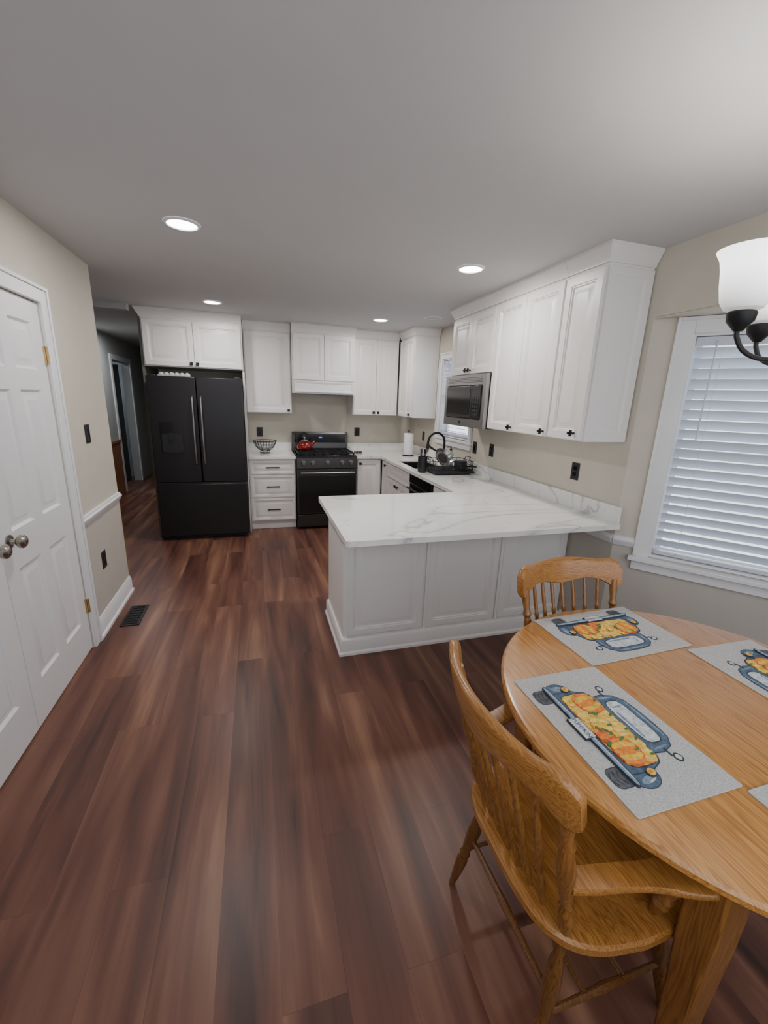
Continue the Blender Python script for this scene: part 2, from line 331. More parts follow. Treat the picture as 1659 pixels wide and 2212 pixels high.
# windows
def window(name,label,loc,rz,x0,x1,z0,z1,c,stool=.05):
    t=struct(thing(name,label,'window',loc,rz))
    g=G()
    for a,b,e,f in ((x0-c,x0,z0-.01,z1+c),(x1,x1+c,z0-.01,z1+c),(x0,x1,z1,z1+c)): g.box(a,b,-.016,0,e,f)
    g.box(x0-c,x0-c+.018,-.026,-.016,z0,z1+c); g.box(x1+c-.018,x1+c,-.026,-.016,z0,z1+c); g.box(x0-c+.018,x1+c-.018,-.026,-.016,z1+c-.018,z1+c)
    obj('window_casing',g,M['trim'],t,bev=.003)
    g=G(); g.box(x0-c-.02,x1+c+.02,-stool,.0,z0-.035,z0-.01); g.box(x0-c,x1+c,-.018,0,z0-.095,z0-.035); obj('window_sill',g,M['trim'],t,bev=.004)
    g=G()
    g.box(x0,x0+.012,0,.12,z0,z1); g.box(x1-.012,x1,0,.12,z0,z1); g.box(x0+.012,x1-.012,0,.12,z1-.012,z1); g.box(x0+.012,x1-.012,0,.12,z0-.005,z0+.012)
    obj('window_jamb',g,M['trim'],t)
    g=G(); s=.035; zm=(z0+z1)/2
    for a,b,e,f in ((x0+.012,x0+.012+s,z0+.012,z1-.012),(x1-.012-s,x1-.012,z0+.012,z1-.012),(x0+.012+s,x1-.012-s,z0+.012,z0+.012+s),(x0+.012+s,x1-.012-s,z1-.012-s,z1-.012),(x0+.012+s,x1-.012-s,zm-.02,zm+.02)): g.box(a,b,.09,.115,e,f)
    obj('window_sash',g,M['trim'],t)
    return t
window('window_1','large white cased window in the angled bay wall',BO,BA,.20,1.0,.745,2.005,.083)
window('window_2','smaller white cased window over the kitchen sink',(XR,WY1,0),-PI/2,0,WY1-WY0,WZ0,WZ1,.07,.03)
def blinds(name,label,loc,rz,x0,x1,z0,z1,tilt,pitch,hw):
    t=thing(name,label,'blinds',loc,rz,'white slatted window blinds')
    g=G(); g.box(x0,x1,.015,.07,z1-.045,z1); obj('headrail',g,M['blind'],t,bev=.003)
    g=G(); z=z1-.045-pitch*.6
    while z>z0+.035:
        cy=.043; dy=hw*math.cos(tilt); dz=hw*math.sin(tilt)
        ty=.0013*math.sin(tilt); tz=.0013*math.cos(tilt)
        # room-side edge raised, outer edge lowered
        A=[(cy-dy,z+dz),(cy,z+.002),(cy+dy,z-dz)]
        g.loft([[(x,a[0]+ty,a[1]+tz) for a in A]+[(x,a[0]-ty,a[1]-tz) for a in A[::-1]] for x in (x0+.004,x1-.004)])
        z-=pitch
    obj('slats',g,M['blind'],t)
    g=G(); g.box(x0+.002,x1-.002,.018,.068,z0,z0+.022); obj('bottom_rail',g,M['blind'],t,bev=.004)
    for x in (x0+.12,x1-.12):
        g=G(); g.box(x-.001,x+.001,.0105,.0125,z0+.01,z1-.045); obj('ladder_cord',g,M['blind'],t)
    g=G(); g.cyl((x0+.09,.008,z1-.05),(x0+.09,.004,z1-.55),.004,8); g.cyl((x0+.09,.012,z1-.02),(x0+.09,.008,z1-.05),.005,8); obj('tilt_wand',g,M['blind'],t)
blinds('window_blind','white slatted blind filling the big bay window',BO,BA,.216,.984,.762,1.99,math.radians(52),.054,.0305)
blinds('window_blind','small white slatted blind in the window over the sink',(XR,WY1,0),-PI/2,.016,WY1-WY0-.016,WZ0+.02,WZ1-.014,math.radians(12),.040,.024)
# ================================================================ CABINETS
def knob(parent,x,z,kind='t'):
    g=G()
    if kind=='t':
        g.cyl((x,0,z),(x,-.022,z),.006,10); g.box(x-.022,x+.022,-.034,-.022,z-.006,z+.006); g.box(x-.006,x+.006,-.034,-.022,z-.018,z+.018)
    elif kind=='s':
        g.cyl((x,0,z),(x,-.016,z),.006,10); g.box(x-.015,x+.015,-.028,-.016,z-.015,z+.015)
    else:
        for s in (-1,1): g.cyl((x+s*.055,0,z),(x+s*.055,-.028,z),.006,8)
        g.cyl((x-.078,-.028,z),(x+.078,-.028,z),.0075,10)
    obj('pull' if kind=='p' else 'knob',g,M['black'],parent)
def crown(parent,w,d,h,l,r,m=.10):
    g=G(); pr=[(.002,.014),(.010,.014),(.012,.030),(.022,.045),(.038,.078),(.045,.084),(.045,m)]
    z0=h
    g.loft([[(-(o if l else 0),-o+.02,z0+z),(w+(o if r else 0),-o+.02,z0+z),(w+(o if r else 0),d,z0+z),(-(o if l else 0),d,z0+z)] for o,z in pr])
    g.box(0,w,.021,d,h,h+.014)
    obj('crown_moulding',g,M['cab'],parent)
def cabinet(name,label,loc,rz,w,d,h,fronts,cr=None,group=None,toe=0,cat='cabinet',low=0):
    """local: x along the front, y into the wall, z up; fronts=(kind,x0,x1,z0,z1,knobx,knobz,knobkind)"""
    t=thing(name,label,cat,loc,rz,group)
    g=G()
    if low: g.box(0,w,.021,d,toe,low); g.box(0,w,.021,.045,low,h)
    else: g.box(0,w,.021,d,toe,h)
    if toe: g.box(0,w,.075,d,0,toe)
    obj('body',g,M['cab'],t,bev=.0015)
    for f in fronts:
        kind,x0,x1,z0,z1=f[:5]
        g=G(); g.panel(x0+.002,x1-.002,z0,z1,0,fr=.036 if kind=='drawer' else .064)
        o=obj(kind,g,M['cab'],t)
        if len(f)>5 and f[5] is not None: knob(o,f[5],f[6],f[7])
    if cr: crown(t,w,d,h,cr[0],cr[1])
    return t
UZ=1.412; UT=2.34-UZ
UG='white upper kitchen cabinets'; BG='white base cabinets'
cabinet('wall_cabinet','white two door cabinet above the black refrigerator',(-1.10,5.13,1.875),0,.98,.665,.465,[('door',.01,.49,.01,.46,.46,.04,'s'),('door',.49,.97,.01,.46,.52,.04,'s')],(1,0),UG)
tag(obj('end_panel',G().box(-.129,-.112,5.16,5.795,0,1.87),M['cab']),'thin white end panel between refrigerator and drawer cabinet','panel')
cabinet('wall_cabinet','white single door wall cabinet between refrigerator and range hood cabinet',(-.115,5.45,UZ),0,.54,.345,UT,[('door',.01,.53,.005,UT-.005,.50,.035,'s')],(0,0),UG)
t=cabinet('hood_cabinet','white two door hood cabinet above the range, sitting forward of its neighbours',(.43,5.33,1.655),0,.765,.465,.685,[('door',.01,.3825,.16,.68),('door',.3825,.755,.16,.68)],(0,0),UG)
g=G(); g.panel(.02,.745,.015,.15,-.004,fr=.03); obj('hood_panel',g,M['cab'],t)
g=G(); g.box(.05,.715,.06,.42,-.012,-.001); obj('hood_vent',g,M['gsteel'],t)
cabinet('wall_cabinet','white two door wall cabinet right of the range, left of the corner',(1.20,5.45,UZ),0,.60,.345,UT,[('door',.008,.302,.005,UT-.005,.272,.035,'s'),('door',.302,.594,.005,UT-.005,.332,.035,'s')],(0,0),UG)
t=cabinet('wall_cabinet','white corner wall cabinet with plain side beside the sink window',(1.80,5.44,UZ),-PI/2,.52,.325,UT,[('door',.02,.265,.005,UT-.005),('door',.265,.515,.005,UT-.005,.485,.035,'s')],(0,1),UG)
cabinet('wall_cabinet','short white two door cabinet above the microwave',(1.80,3.875,1.85),-PI/2,.765,.325,.49,[('door',.008,.383,.005,.485,.355,.035,'t'),('door',.383,.76,.005,.485,.411,.035,'t')],(1,0),UG)
cabinet('wall_cabinet','tall white two door wall cabinet right of the microwave',(1.80,3.108,UZ),-PI/2,.763,.325,UT,[('door',.004,.381,.005,UT-.005,.352,.035,'t'),('door',.381,.760,.005,UT-.005,.730,.035,'t')],(0,0),UG)
t=cabinet('wall_cabinet','narrow white wall cabinet with panelled side nearest the bay window',(1.80,2.343,UZ),-PI/2,.305,.325,UT,[('door',.004,.302,.005,UT-.005,.25,.045,'t')],(0,1),UG)
g=G(); g.panel(.022,.322,.0,UT,-.012,th=.012,fr=.06); obj('side_panel',g,M['cab'],t,loc=(.305,0,0),rz=PI/2)
cabinet('base_cabinet','white three drawer base cabinet between refrigerator and range',(-.108,5.17,0),0,.54,.62,.882,[('drawer',.01,.53,.70,.865,.27,.785,'p'),('drawer',.01,.53,.415,.685,.27,.55,'p'),('drawer',.01,.53,.125,.40,.27,.265,'p')],None,BG,.11)
cabinet('base_cabinet','white single door base cabinet right of the range',(1.20,5.17,0),0,.325,.62,.882,[('door',.008,.31,.125,.865,.04,.82,'s')],None,BG,.11)
t=cabinet('base_cabinet','white sink base cabinet with false drawer and two doors',(1.53,5.165,0),-PI/2,1.06,.59,.882,[('door',.008,.225,.125,.865,.18,.82,'s'),('drawer',.24,1.05,.70,.865),('door',.24,.645,.125,.685,.61,.64,'s'),('door',.645,1.05,.125,.685,.68,.64,'s')],None,BG,.11,low=.70)
cabinet('base_cabinet','white filler base cabinet between dishwasher and peninsula',(1.53,3.49,0),-PI/2,.54,.59,.882,[('door',.008,.5,.125,.865,.46,.82,'s')],None,BG,.11)
# dishwasher
t=thing('dishwasher','black dishwasher under the counter beside the sink cabinet','dishwasher',(1.53,4.095,0),-PI/2)
obj('body',G().box(.003,.597,.03,.58,.0,.88),M['blackp'],t)
obj('door',G().box(.004,.596,-.005,.03,.11,.78),M['fdark'],t,bev=.004)
obj('control_panel',G().box(.004,.596,-.012,.03,.785,.875),M['fdark'],t,bev=.004)
g=G(); g.cyl((.05,-.05,.74),(.55,-.05,.74),.010,12)
for x in (.07,.53): g.cyl((x,0,.74),(x,-.05,.74),.008,8)
obj('handle',g,M['gsteel'],t)
# peninsula
t=thing('peninsula_cabinet','white panelled peninsula cabinet under the marble counter overhang','cabinet',(.475,2.36,0),0)
obj('body',G().box(0,1.653,.018,.575,0,.882),M['cab'],t,bev=.002)
for i in range(3):
    g=G(); x0=.004+i*.549; g.panel(x0+.02,x0+.535,.125,.875,0,th=.018,fr=.056); g.box(x0,x0+.02,.004 if i==0 else .006,.018,.11,.882)
    obj('back_panel',g,M['cab'],t)
g=G(); g.loft([[(-o,-o,z),(1.653-o*0,-o,z),(1.653,.3,z),(-o,.575,z)] for o,z in [(.028,0),(.028,.016),(.018,.028),(.018,.10),(.010,.112),(.002,.115)]])
obj('base_moulding',g,M['cab'],t)
g=G(); g.box(-.004,.0,.42,.52,.80,.835); obj('popup_outlet',g,M['blackp'],t,bev=.001)
# worktops
CT0,CT1=.884,.915
def rrect(x0,x1,y0,y1,r,corners):
    P=[]
    for (cx,cy,a0,key) in ((x0,y0,PI,'sw'),(x1,y0,1.5*PI,'se'),(x1,y1,0,'ne'),(x0,y1,.5*PI,'nw')):
        if key in corners:
            sx=1 if cx==x0 else -1; sy=1 if cy==y0 else -1
            for k in range(7):
                a=a0+k*PI/12; P.append((cx+sx*r+r*math.cos(a),cy+sy*r+r*math.sin(a)))
        else: P.append((cx,cy))
    return P
g=G(); g.box(1.195,XR-.001,5.15,YB-.001,CT0,CT1); g.box(1.50,XR-.001,4.72,5.15,CT0,CT1); g.box(1.50,1.60,4.14,4.72,CT0,CT1); g.box(1.97,XR-.001,4.14,4.72,CT0,CT1); g.box(1.50,XR-.001,2.99,4.14,CT0,CT1)
g.prism(rrect(.407,XR-.001,1.955,2.99,.025,('sw','nw')),CT0,CT1)
tag(obj('worktop',g,M['marble'],smooth=25),'long white veined quartz worktop wrapping from range over peninsula','worktop')
BSG='veined quartz backsplash strips'
tag(obj('backsplash',G().box(XR-.021,XR-.001,1.965,YB-.022,CT1,CT1+.105),M['marble'],bev=.002),'long veined quartz backsplash strip on the right wall','backsplash',BSG)
tag(obj('backsplash',G().box(1.195,XR-.001,YB-.021,YB-.001,CT1,CT1+.105),M['marble'],bev=.002),'short veined backsplash strip on the back wall right of the range','backsplash',BSG)
tag(obj('worktop',G().box(-.11,.435,5.15,YB-.001,CT0,CT1),M['marble'],bev=.002),'short white quartz worktop between refrigerator and range','worktop')
tag(obj('backsplash',G().box(-.11,.435,YB-.021,YB-.001,CT1,CT1+.105),M['marble'],bev=.002),'short backsplash strip behind the wire bowl left of the range','backsplash',BSG)
# sink
g=G(); X0,X1,Y0,Y1=1.601,1.969,4.141,4.719
g.loft([[(X0+a,Y0+a,z),(X1-a,Y0+a,z),(X1-a,Y1-a,z),(X0+a,Y1-a,z)] for a,z in ((0,.90),(0,.72),(.01,.715),(.01,.90),(0,.90))],cap=False)
g.box(X0,X1,Y0,Y1,.712,.72)
tag(obj('sink',g,M['gsteel']),'grey undermount sink basin set into the worktop','sink')
t=thing('faucet','matte black gooseneck faucet behind the sink','faucet',(2.035,4.40,CT1))
g=G(); pts=[(0,0,.05),(0,0,.26)]+[(-.10+.10*math.cos(a),0,.26+.10*math.sin(a)) for a in [k*PI/10 for k in range(1,11)]]+[(-.205,0,.20)]
g.tube(pts,.013,12); g.cyl((-.2,0,.235),(-.208,0,.15),.017,12); obj('spout',g,M['black'],t)
g=G(); g.lathe([(.028,0),(.028,.01),(.019,.02),(.018,.09),(.013,.095)],seg=18); obj('base',g,M['black'],t)
g=G(); g.tube([(0,-.015,.06),(0,-.04,.065),(.0,-.07,.10)],.006,8); obj('lever',g,M['black'],t)
# ================================================================ REFRIGERATOR
t=thing('refrigerator','black stainless french door refrigerator with water dispenser','refrigerator',(-1.062,4.94,0),0)
Wf=.929
obj('body',G().box(.005,Wf-.005,.075,.80,.035,1.765),M['fridge'],t,bev=.004)
obj('base_grille',G().box(.02,Wf-.02,.09,.78,.0,.035),M['blackp'],t)
g=G(); g.box(0,Wf/2-.003,0,.07,.665,1.775); dl=obj('door',g,M['fridge'],t,bev=.008)
g=G(); g.box(Wf/2+.003,Wf,0,.07,.665,1.775); dr=obj('door',g,M['fridge'],t,bev=.008)
g=G(); g.box(0,Wf,0,.07,.05,.645); fd=obj('freezer_drawer',g,M['fridge'],t,bev=.008)
obj('drawer_grip',G().box(.01,Wf-.01,.012,.06,.645,.662),M['blackp'],t)
for s,d in ((-1,dl),(1,dr)):
    x=Wf/2+s*.042; g=G(); g.tube([(x,-.0,.87),(x,-.04,.885),(x,-.048,.93),(x,-.05,1.2),(x,-.048,1.52),(x,-.04,1.565),(x,0,1.58)],.011,10); obj('handle',g,M['handle'],d)
g=G(); g.box(.083,.309,-.004,.0,.985,1.31); dp=obj('water_dispenser',g,M['fdark'],dl,bev=.003)
g=G(); g.box(.10,.292,-.0055,-.004,1.0,1.19); g.box(.17,.22,-.02,-.0055,1.13,1.20); g.box(.11,.282,-.018,-.0055,.995,1.01); obj('dispenser_paddle',g,M['blackp'],dl)
for x in (.05,Wf-.05): obj('hinge_cover',G().box(x-.035,x+.035,.03,.14,1.766,1.79),M['blackp'],t,bev=.004)
t=thing('egg_carton','pale grey egg tray lying on top of the refrigerator','carton',(-.80,5.02,1.777))
g=G(); g.box(-.15,.15,-.055,.055,0,.012)
for i in range(6):
    for j in range(2): g.lathe([(.026,.004),(.022,.025),(.012,.036),(.002,.038)],c=(-.125+i*.05,-.026+j*.052,0),seg=12)
obj('tray',g,M['carton'],t)
# ================================================================ RANGE
t=thing('gas_range','black and dark steel gas range with five knobs and red kettle on top','stove',(.443,5.11,0),0)
Wr=.744
obj('body',G().box(0,Wr,.04,.66,.03,.90),M['gsteel'],t,bev=.002)
obj('base_feet',G().box(.02,Wr-.02,.09,.6,0,.03),M['blackp'],t)
obj('storage_drawer',G().box(.003,Wr-.003,.0,.04,.035,.19),M['gsteel'],t,bev=.004)
g=G(); g.box(.003,Wr-.003,.0,.04,.20,.765); od=obj('oven_door',g,M['gsteel'],t,bev=.004)
obj('oven_window',G().box(.02,Wr-.02,-.004,.0,.215,.68),M['fdark'],od,bev=.001)
g=G(); g.cyl((.04,-.05,.725),(Wr-.04,-.05,.725),.013,12)
for x in (.07,Wr-.07): g.cyl((x,0,.725),(x,-.05,.725),.010,8)
obj('oven_handle',g,M['handle'],od)
g=G(); g.loft([[(x,-.005,.775),(x,.0,.90),(x,.05,.915),(x,.05,.775)] for x in (.0,Wr)]); cp=obj('control_panel',g,M['gsteel'],t,bev=.002)
for x in (.08,.19,.372,.555,.665):
    g=G(); g.turned((x,-.002,.842),(x,-.045,.838),[(0,.030),(.15,.030),(.25,.024),(.85,.022),(1,.018)],16); g.box(x-.004,x+.004,-.048,-.02,.823,.86); obj('knob',g,M['handle'],cp)
obj('cooktop',G().box(.0,Wr,.05,.60,.90,.925),M['fdark'],t,bev=.004)
for cx in (.135,.372,.609):
    g=G(); z=.958; hw=.113
    for y in (.07,.58): g.box(cx-hw,cx+hw,y-.007,y+.007,z-.012,z)
    for x in (-hw+.006,0,hw-.006): g.box(cx+x-.006,cx+x+.006,.07,.58,z-.012,z)
    for y in (.195,.325,.455): g.box(cx-hw,cx+hw,y-.006,y+.006,z-.012,z)
    for x in (-hw+.01,hw-.01):
        for y in (.075,.575): g.box(cx+x-.007,cx+x+.007,y-.007,y+.007,.925,z)
    obj('grate',g,M['black'],t)
for cx in (.135,.609):
    for y in (.195,.455):
        g=G(); g.lathe([(.045,.925),(.045,.935),(.03,.937),(.03,.944),(.004,.945)],c=(cx,y,0),seg=18); obj('burner',g,M['blackp'],t)
g=G(); g.loft([[(x,.60,.90),(x,.605,1.13),(x,.625,1.165),(x,.675,1.165),(x,.675,.90)] for x in (0,Wr)]); bg=obj('backguard',g,M['gsteel'],t,bev=.003)
obj('display_panel',G().box(.03,.714,.597,.603,1.03,1.14),M['fdark'],bg)
obj('clock_display',G().box(.348,.392,.594,.597,1.088,1.104),M['lcd'],bg)
# kettle
t=thing('kettle','red enamel tea kettle with black handle on the back left burner','kettle',(.443+.135,5.11+.37,.9585))
g=G(); g.lathe([(.07,0),(.09,.008),(.098,.03),(.094,.06),(.075,.095),(.045,.115),(.03,.12)],seg=28); obj('body',g,M['red'],t)
g=G(); g.lathe([(.046,.112),(.044,.122),(.02,.132),(.008,.134),(.008,.145),(.014,.150),(.012,.162),(.003,.165)],seg=20); obj('lid',g,M['steel'],t)
g=G(); g.tube([(-.085,0,.07),(-.09,0,.14),(-.06,0,.195),(0,0,.215),(.055,0,.19)],.009,10); obj('handle',g,M['black'],t)
g=G(); g.tube([(.08,0,.06),(.11,0,.085),(.13,0,.115)],[.022,.016,.013],12); obj('spout',g,M['red'],t)
# ================================================================ MICROWAVE
t=thing('microwave','stainless framed microwave with black glass door under a white cabinet','microwave',(1.765,3.872,1.405),-PI/2)
Wm=.76; Hm=.44
obj('body',G().box(0,Wm,.03,.355,0,Hm),M['gsteel'],t,bev=.003)
g=G(); F=.055
g.box(0,Wm,.0,.03,Hm-.085,Hm); g.box(0,Wm,.0,.03,0,.07); g.box(0,F,0,.03,.07,Hm-.085); g.box(Wm-F,Wm,0,.03,.07,Hm-.085)
fr=obj('steel_frame',g,M['steel'],t)
g=G(); g.box(F+.006,.55,-.012,.03,.078,Hm-.093); md=obj('door',g,M['gsteel'],t,bev=.004)
obj('door_glass',G().box(F+.03,.53,-.015,-.012,.105,Hm-.118),M['fdark'],md,bev=.001)
g=G(); g.box(.555,Wm-F-.006,-.010,.03,.078,Hm-.093); cpn=obj('control_panel',g,M['fdark'],t,bev=.003)
g=G()
for i in range(3):
    for j in range(5): g.box(.575+i*.038,.603+i*.038,-.0115,-.010,.10+j*.034,.124+j*.034)
obj('keypad',g,M['gsteel'],cpn)
g=G()
for j in range(4): g.box(.06,Wm-.06,-.001,.0,Hm-.03-j*.012,Hm-.026-j*.012)
obj('vent_grille',g,M['gsteel'],t)
g=G(); g.turned((.34,0,.036),(.34,-.003,.036),[(0,.014),(1,.014)],20); obj('badge',g,M['fdark'],fr)
# ================================================================ COUNTER ITEMS
t=thing('paper_towel_holder','white paper towel roll upright on a black stand in the corner','paper towels',(1.885,5.18,CT1))
obj('base',G().lathe([(.075,0),(.075,.010),(.01,.014)],seg=24),M['black'],t)
obj('rod',G().lathe([(.006,.01),(.006,.31),(.012,.315),(.010,.33),(.002,.333)],seg=12),M['black'],t)
obj('paper_roll',G().lathe([(.062,.016),(.064,.02),(.064,.285),(.062,.29),(.02,.29),(.02,.28)],seg=28),M['paper'],t)
t=thing('wire_bowl','black wire fruit bowl on the short counter left of the range','bowl',(.088,5.50,CT1))
def ringpts(r,z,n=28): return [(r*math.cos(2*PI*k/n),r*math.sin(2*PI*k/n),z) for k in range(n)]
g=G(); g.tube(ringpts(.14,.155),.005,6,loop=True); obj('rim',g,M['black'],t)
g=G()
for r,z in ((.128,.12),(.108,.08),(.078,.05)): g.tube(ringpts(r,z),.0025,6,loop=True)
for k in range(22):
    a=2*PI*k/22; g.tube([(r*math.cos(a),r*math.sin(a),z) for r,z in ((.14,.155),(.128,.12),(.108,.08),(.078,.05),(.05,.035))],.0025,5)
g.tube(ringpts(.05,.035),.0035,6,loop=True); obj('basket',g,M['black'],t)
g=G(); g.tube(ringpts(.06,.005),.004,6,loop=True)
for k in range(6): a=2*PI*k/6; g.tube([(.06*math.cos(a),.06*math.sin(a),.005),(.05*math.cos(a),.05*math.sin(a),.035)],.003,5)
obj('foot',g,M['black'],t)
t=thing('spoon_rest','small grey ridged silicone rest beside the range','rest',(1.27,5.42,CT1))
g=G(); g.box(-.055,.055,-.035,.035,0,.008)
for i in range(5): g.box(-.05+i*.022,-.042+i*.022,-.032,.032,.008,.032)
obj('ridged_tray',g,M['greyp'],t,bev=.002)
# dish rack
t=thing('dish_rack','black wire dish rack on the counter next to the sink','dish rack',(1.86,3.885,CT1),0)
g=G(); g.loft([[(-.21,-.16,0.012),(.21,-.16,0.012),(.21,.16,0.012),(-.21,.16,0.012)],[(-.215,-.165,.035),(.215,-.165,.035),(.215,.165,.035),(-.215,.165,.035)]])
for x in (-.17,.17):
    for y in (-.12,.12): g.cyl((x,y,0),(x,y,.012),.012,8)
obj('drip_tray',g,M['blackp'],t)
g=G()
def rect(z,a=.2,b=.15): return [(-a,-b,z),(0,-b,z),(a,-b,z),(a,0,z),(a,b,z),(0,b,z),(-a,b,z),(-a,0,z)]
for z in (.045,.09,.13): g.tube(rect(z),.0035,6,loop=True)
for k in range(15):
    x=-.19+k*.38/14; g.tube([(x,-.15,.13),(x,-.15,.045),(x,.15,.045),(x,.15,.13)],.0022,5)
for k in range(9):
    y=-.14+k*.28/8; g.tube([(-.2,y,.13),(-.2,y,.045)],.0022,5); g.tube([(.2,y,.13),(.2,y,.045)],.0022,5)
for s in (-1,1): g.tube([(s*.2,-.05,.13),(s*.215,-.05,.16),(s*.215,.05,.16),(s*.2,.05,.13)],.004,6)
obj('wire_frame',g,M['black'],t)
t=thing('utensil_holder','tall black utensil cup at the left end of the dish rack','utensil cup',(1.59,3.93,CT1))
g=G(); g.lathe([(.038,0),(.045,.01),(.048,.16),(.044,.16),(.040,.02),(.01,.015)],seg=16); obj('cup',g,M['blackp'],t)
for k in range(4):
    a=k*1.7; g=G(); g.tube([(.01*math.cos(a),.01*math.sin(a),.03),(.03*math.cos(a),.03*math.sin(a),.19)],.004,6)
    g.ell(.032*math.cos(a),.032*math.sin(a),.016,.006,.19,.235,rot=a); obj('utensil',g,M['black' if k%2 else 'steel'],t)
t=thing('frying_pan','grey frying pan leaning in the dish rack','pan',(1.85,3.93,CT1+.062))
t.rotation_euler=(math.radians(50),0,math.radians(18))
g=G(); g.lathe([(.085,0),(.105,.03),(.108,.032),(.103,.032),(.083,.005),(.002,.005)],c=(0,.09,0),seg=28); obj('pan_body',g,M['steel'],t)
g=G(); g.lathe([(.06,.0055),(.06,.0065)],c=(0,.09,0),seg=28); obj('pan_base',g,M['gsteel'],t)
g=G(); g.tube([(-.06,.165,.025),(-.12,.21,.03),(-.15,.235,.035)],[.008,.011,.010],10); obj('handle',g,M['blackp'],t)
t=thing('saucepan','small dark saucepan upside down at the right of the dish rack','pan',(1.97,3.84,CT1+.049))
obj('pot_body',G().lathe([(.062,0),(.066,.004),(.064,.07),(.058,.078),(.003,.08)],seg=24),M['black'],t)
g=G(); g.tube([(.062,-.01,.02),(.10,-.09,.03),(.11,-.13,.034)],.007,8); obj('handle',g,M['blackp'],t)
t=thing('dish_soap_bottle','clear greenish soap bottle behind the dish rack by the faucet','bottle',(2.045,4.24,CT1))
obj('bottle_body',G().lathe([(.028,0),(.032,.006),(.032,.13),(.026,.155),(.012,.17),(.012,.185)],seg=18),M['green'],t)
g=G(); g.lathe([(.014,.185),(.014,.2),(.006,.203),(.006,.225),(.003,.226)],seg=12); g.tube([(0,0,.223),(-.03,0,.223),(-.045,0,.215)],.005,8); obj('pump',g,M['blackp'],t)
obj('label_band',G().lathe([(.0325,.04),(.0328,.041),(.0328,.10),(.0325,.101)],seg=18,cap=False),M['label'],t)
# ================================================================ SWITCHES, OUTLETS, REGISTER
def outlet(loc,rz,kind,label,gangs=1):
    t=thing('wall_outlet' if kind=='o' else 'light_switch',label,'outlet' if kind=='o' else 'switch',loc,rz,'black wall plates')
    w=.0375*gangs
    g=G(); g.box(-w,w,-.006,-.0005,-.06,.06); obj('cover_plate',g,M['blackp'],t,bev=.0025)
    if kind=='o':
        for z in (-.02,.02):
            g=G(); g.ell(0,0,.017,.014,0,.0015,seg=16,pw=.6); 
            for v in g.bm.verts: v.co=Vector((v.co.x,-.006-v.co.z,v.co.y+z))
            obj('socket',g,M['fdark'],t)
    else:
        g=G(); g.loft([[(-.016,-.006,-.033),(.016,-.006,-.033),(.016,-.006,.033),(-.016,-.006,.033)],[(-.015,-.011,-.032),(.015,-.011,-.032),(.015,-.007,.032),(-.015,-.007,.032)]]); obj('rocker',g,M['fdark'],t)
outlet(hit(188,937,0,XL),PI/2,'s','black rocker switch on the left wall above the chair rail')
outlet(hit(224,1208,0,XL),PI/2,'o','black outlet low on the left wall below the chair rail')
outlet(hit(561,933,1,YB),0,'o','black outlet on the back wall above the wire bowl')
outlet(hit(771,933,1,YB),0,'o','black outlet on the back wall just right of the range')
outlet(hit(915,942,0,XR),-PI/2,'o','black outlet on the right wall in the corner by the paper towels')
outlet(hit(1026,967,0,XR),-PI/2,'s','black rocker switch beside the sink window, below the microwave')
outlet(hit(1062,973,0,XR),-PI/2,'o','black outlet right of the rocker switch below the microwave')
outlet(hit(1243,1018,0,XR),-PI/2,'o','black outlet under the narrow cabinet, nearest the bay window')
t=thing('floor_register','black scrollwork floor register beside the left wall','floor vent',(-.928,3.205,0))
g=G(); a,b=.062,.155
g.box(-a,a,-b,-b+.018,0,.006); g.box(-a,a,b-.018,b,0,.006); g.box(-a,-a+.016,-b+.018,b-.018,0,.006); g.box(a-.016,a,-b+.018,b-.018,0,.006)
obj('frame',g,M['black'],t,bev=.001)
g=G()
for k in range(7):
    y=-.12+k*.04; g.box(-a+.016,a-.016,y-.003,y+.003,.001,.005)
    if k<6:
        for x in (-.022,.022): g.tube([(x+.016*math.cos(q*PI/5),y+.02+.014*math.sin(q*PI/5),.004) for q in range(10)],.0022,4,loop=True)
obj('grille',g,M['black'],t)
obj('duct_shadow',G().box(-a+.016,a-.016,-b+.018,b-.018,.0002,.001),M['dark'],t)
# ================================================================ CEILING LIGHTS
LS=[((393,483),'lit round recessed light nearest the left wall'),((1017,580),'lit round recessed light above the peninsula'),((458,652),'lit round recessed light in front of the refrigerator cabinet'),((822,691),'lit round recessed light in front of the range wall'),((935,686),'unlit round recessed light over the sink')]
for i,((px,py),lab) in enumerate(LS):
    p=hit(px,py,2,H)
    t=thing('recessed_light',lab,'ceiling light',(p.x,p.y,H),0,'recessed ceiling lights')
    g=G(); g.loft([[(r*math.cos(2*PI*j/32),r*math.sin(2*PI*j/32),z) for j in range(32)] for r,z in ((.088,-.0005),(.087,-.005),(.074,-.009),(.072,-.004))],cap=False); obj('trim_ring',g,M['trim'],t)
    g=G(); g.lathe([(.073,-.001),(.073,-.004)],seg=32); obj('lens',g,M['lens'] if i<4 else M['ceil'],t)
    if i<4:
        ld=bpy.data.lights.new('recessed_lamp','AREA'); ld.shape='DISK'; ld.size=.14; ld.energy=12; ld.color=(1,.95,.91)
        lo=bpy.data.objects.new('recessed_lamp',ld); C.objects.link(lo); lo.location=(0,0,-.012); lo.parent=t
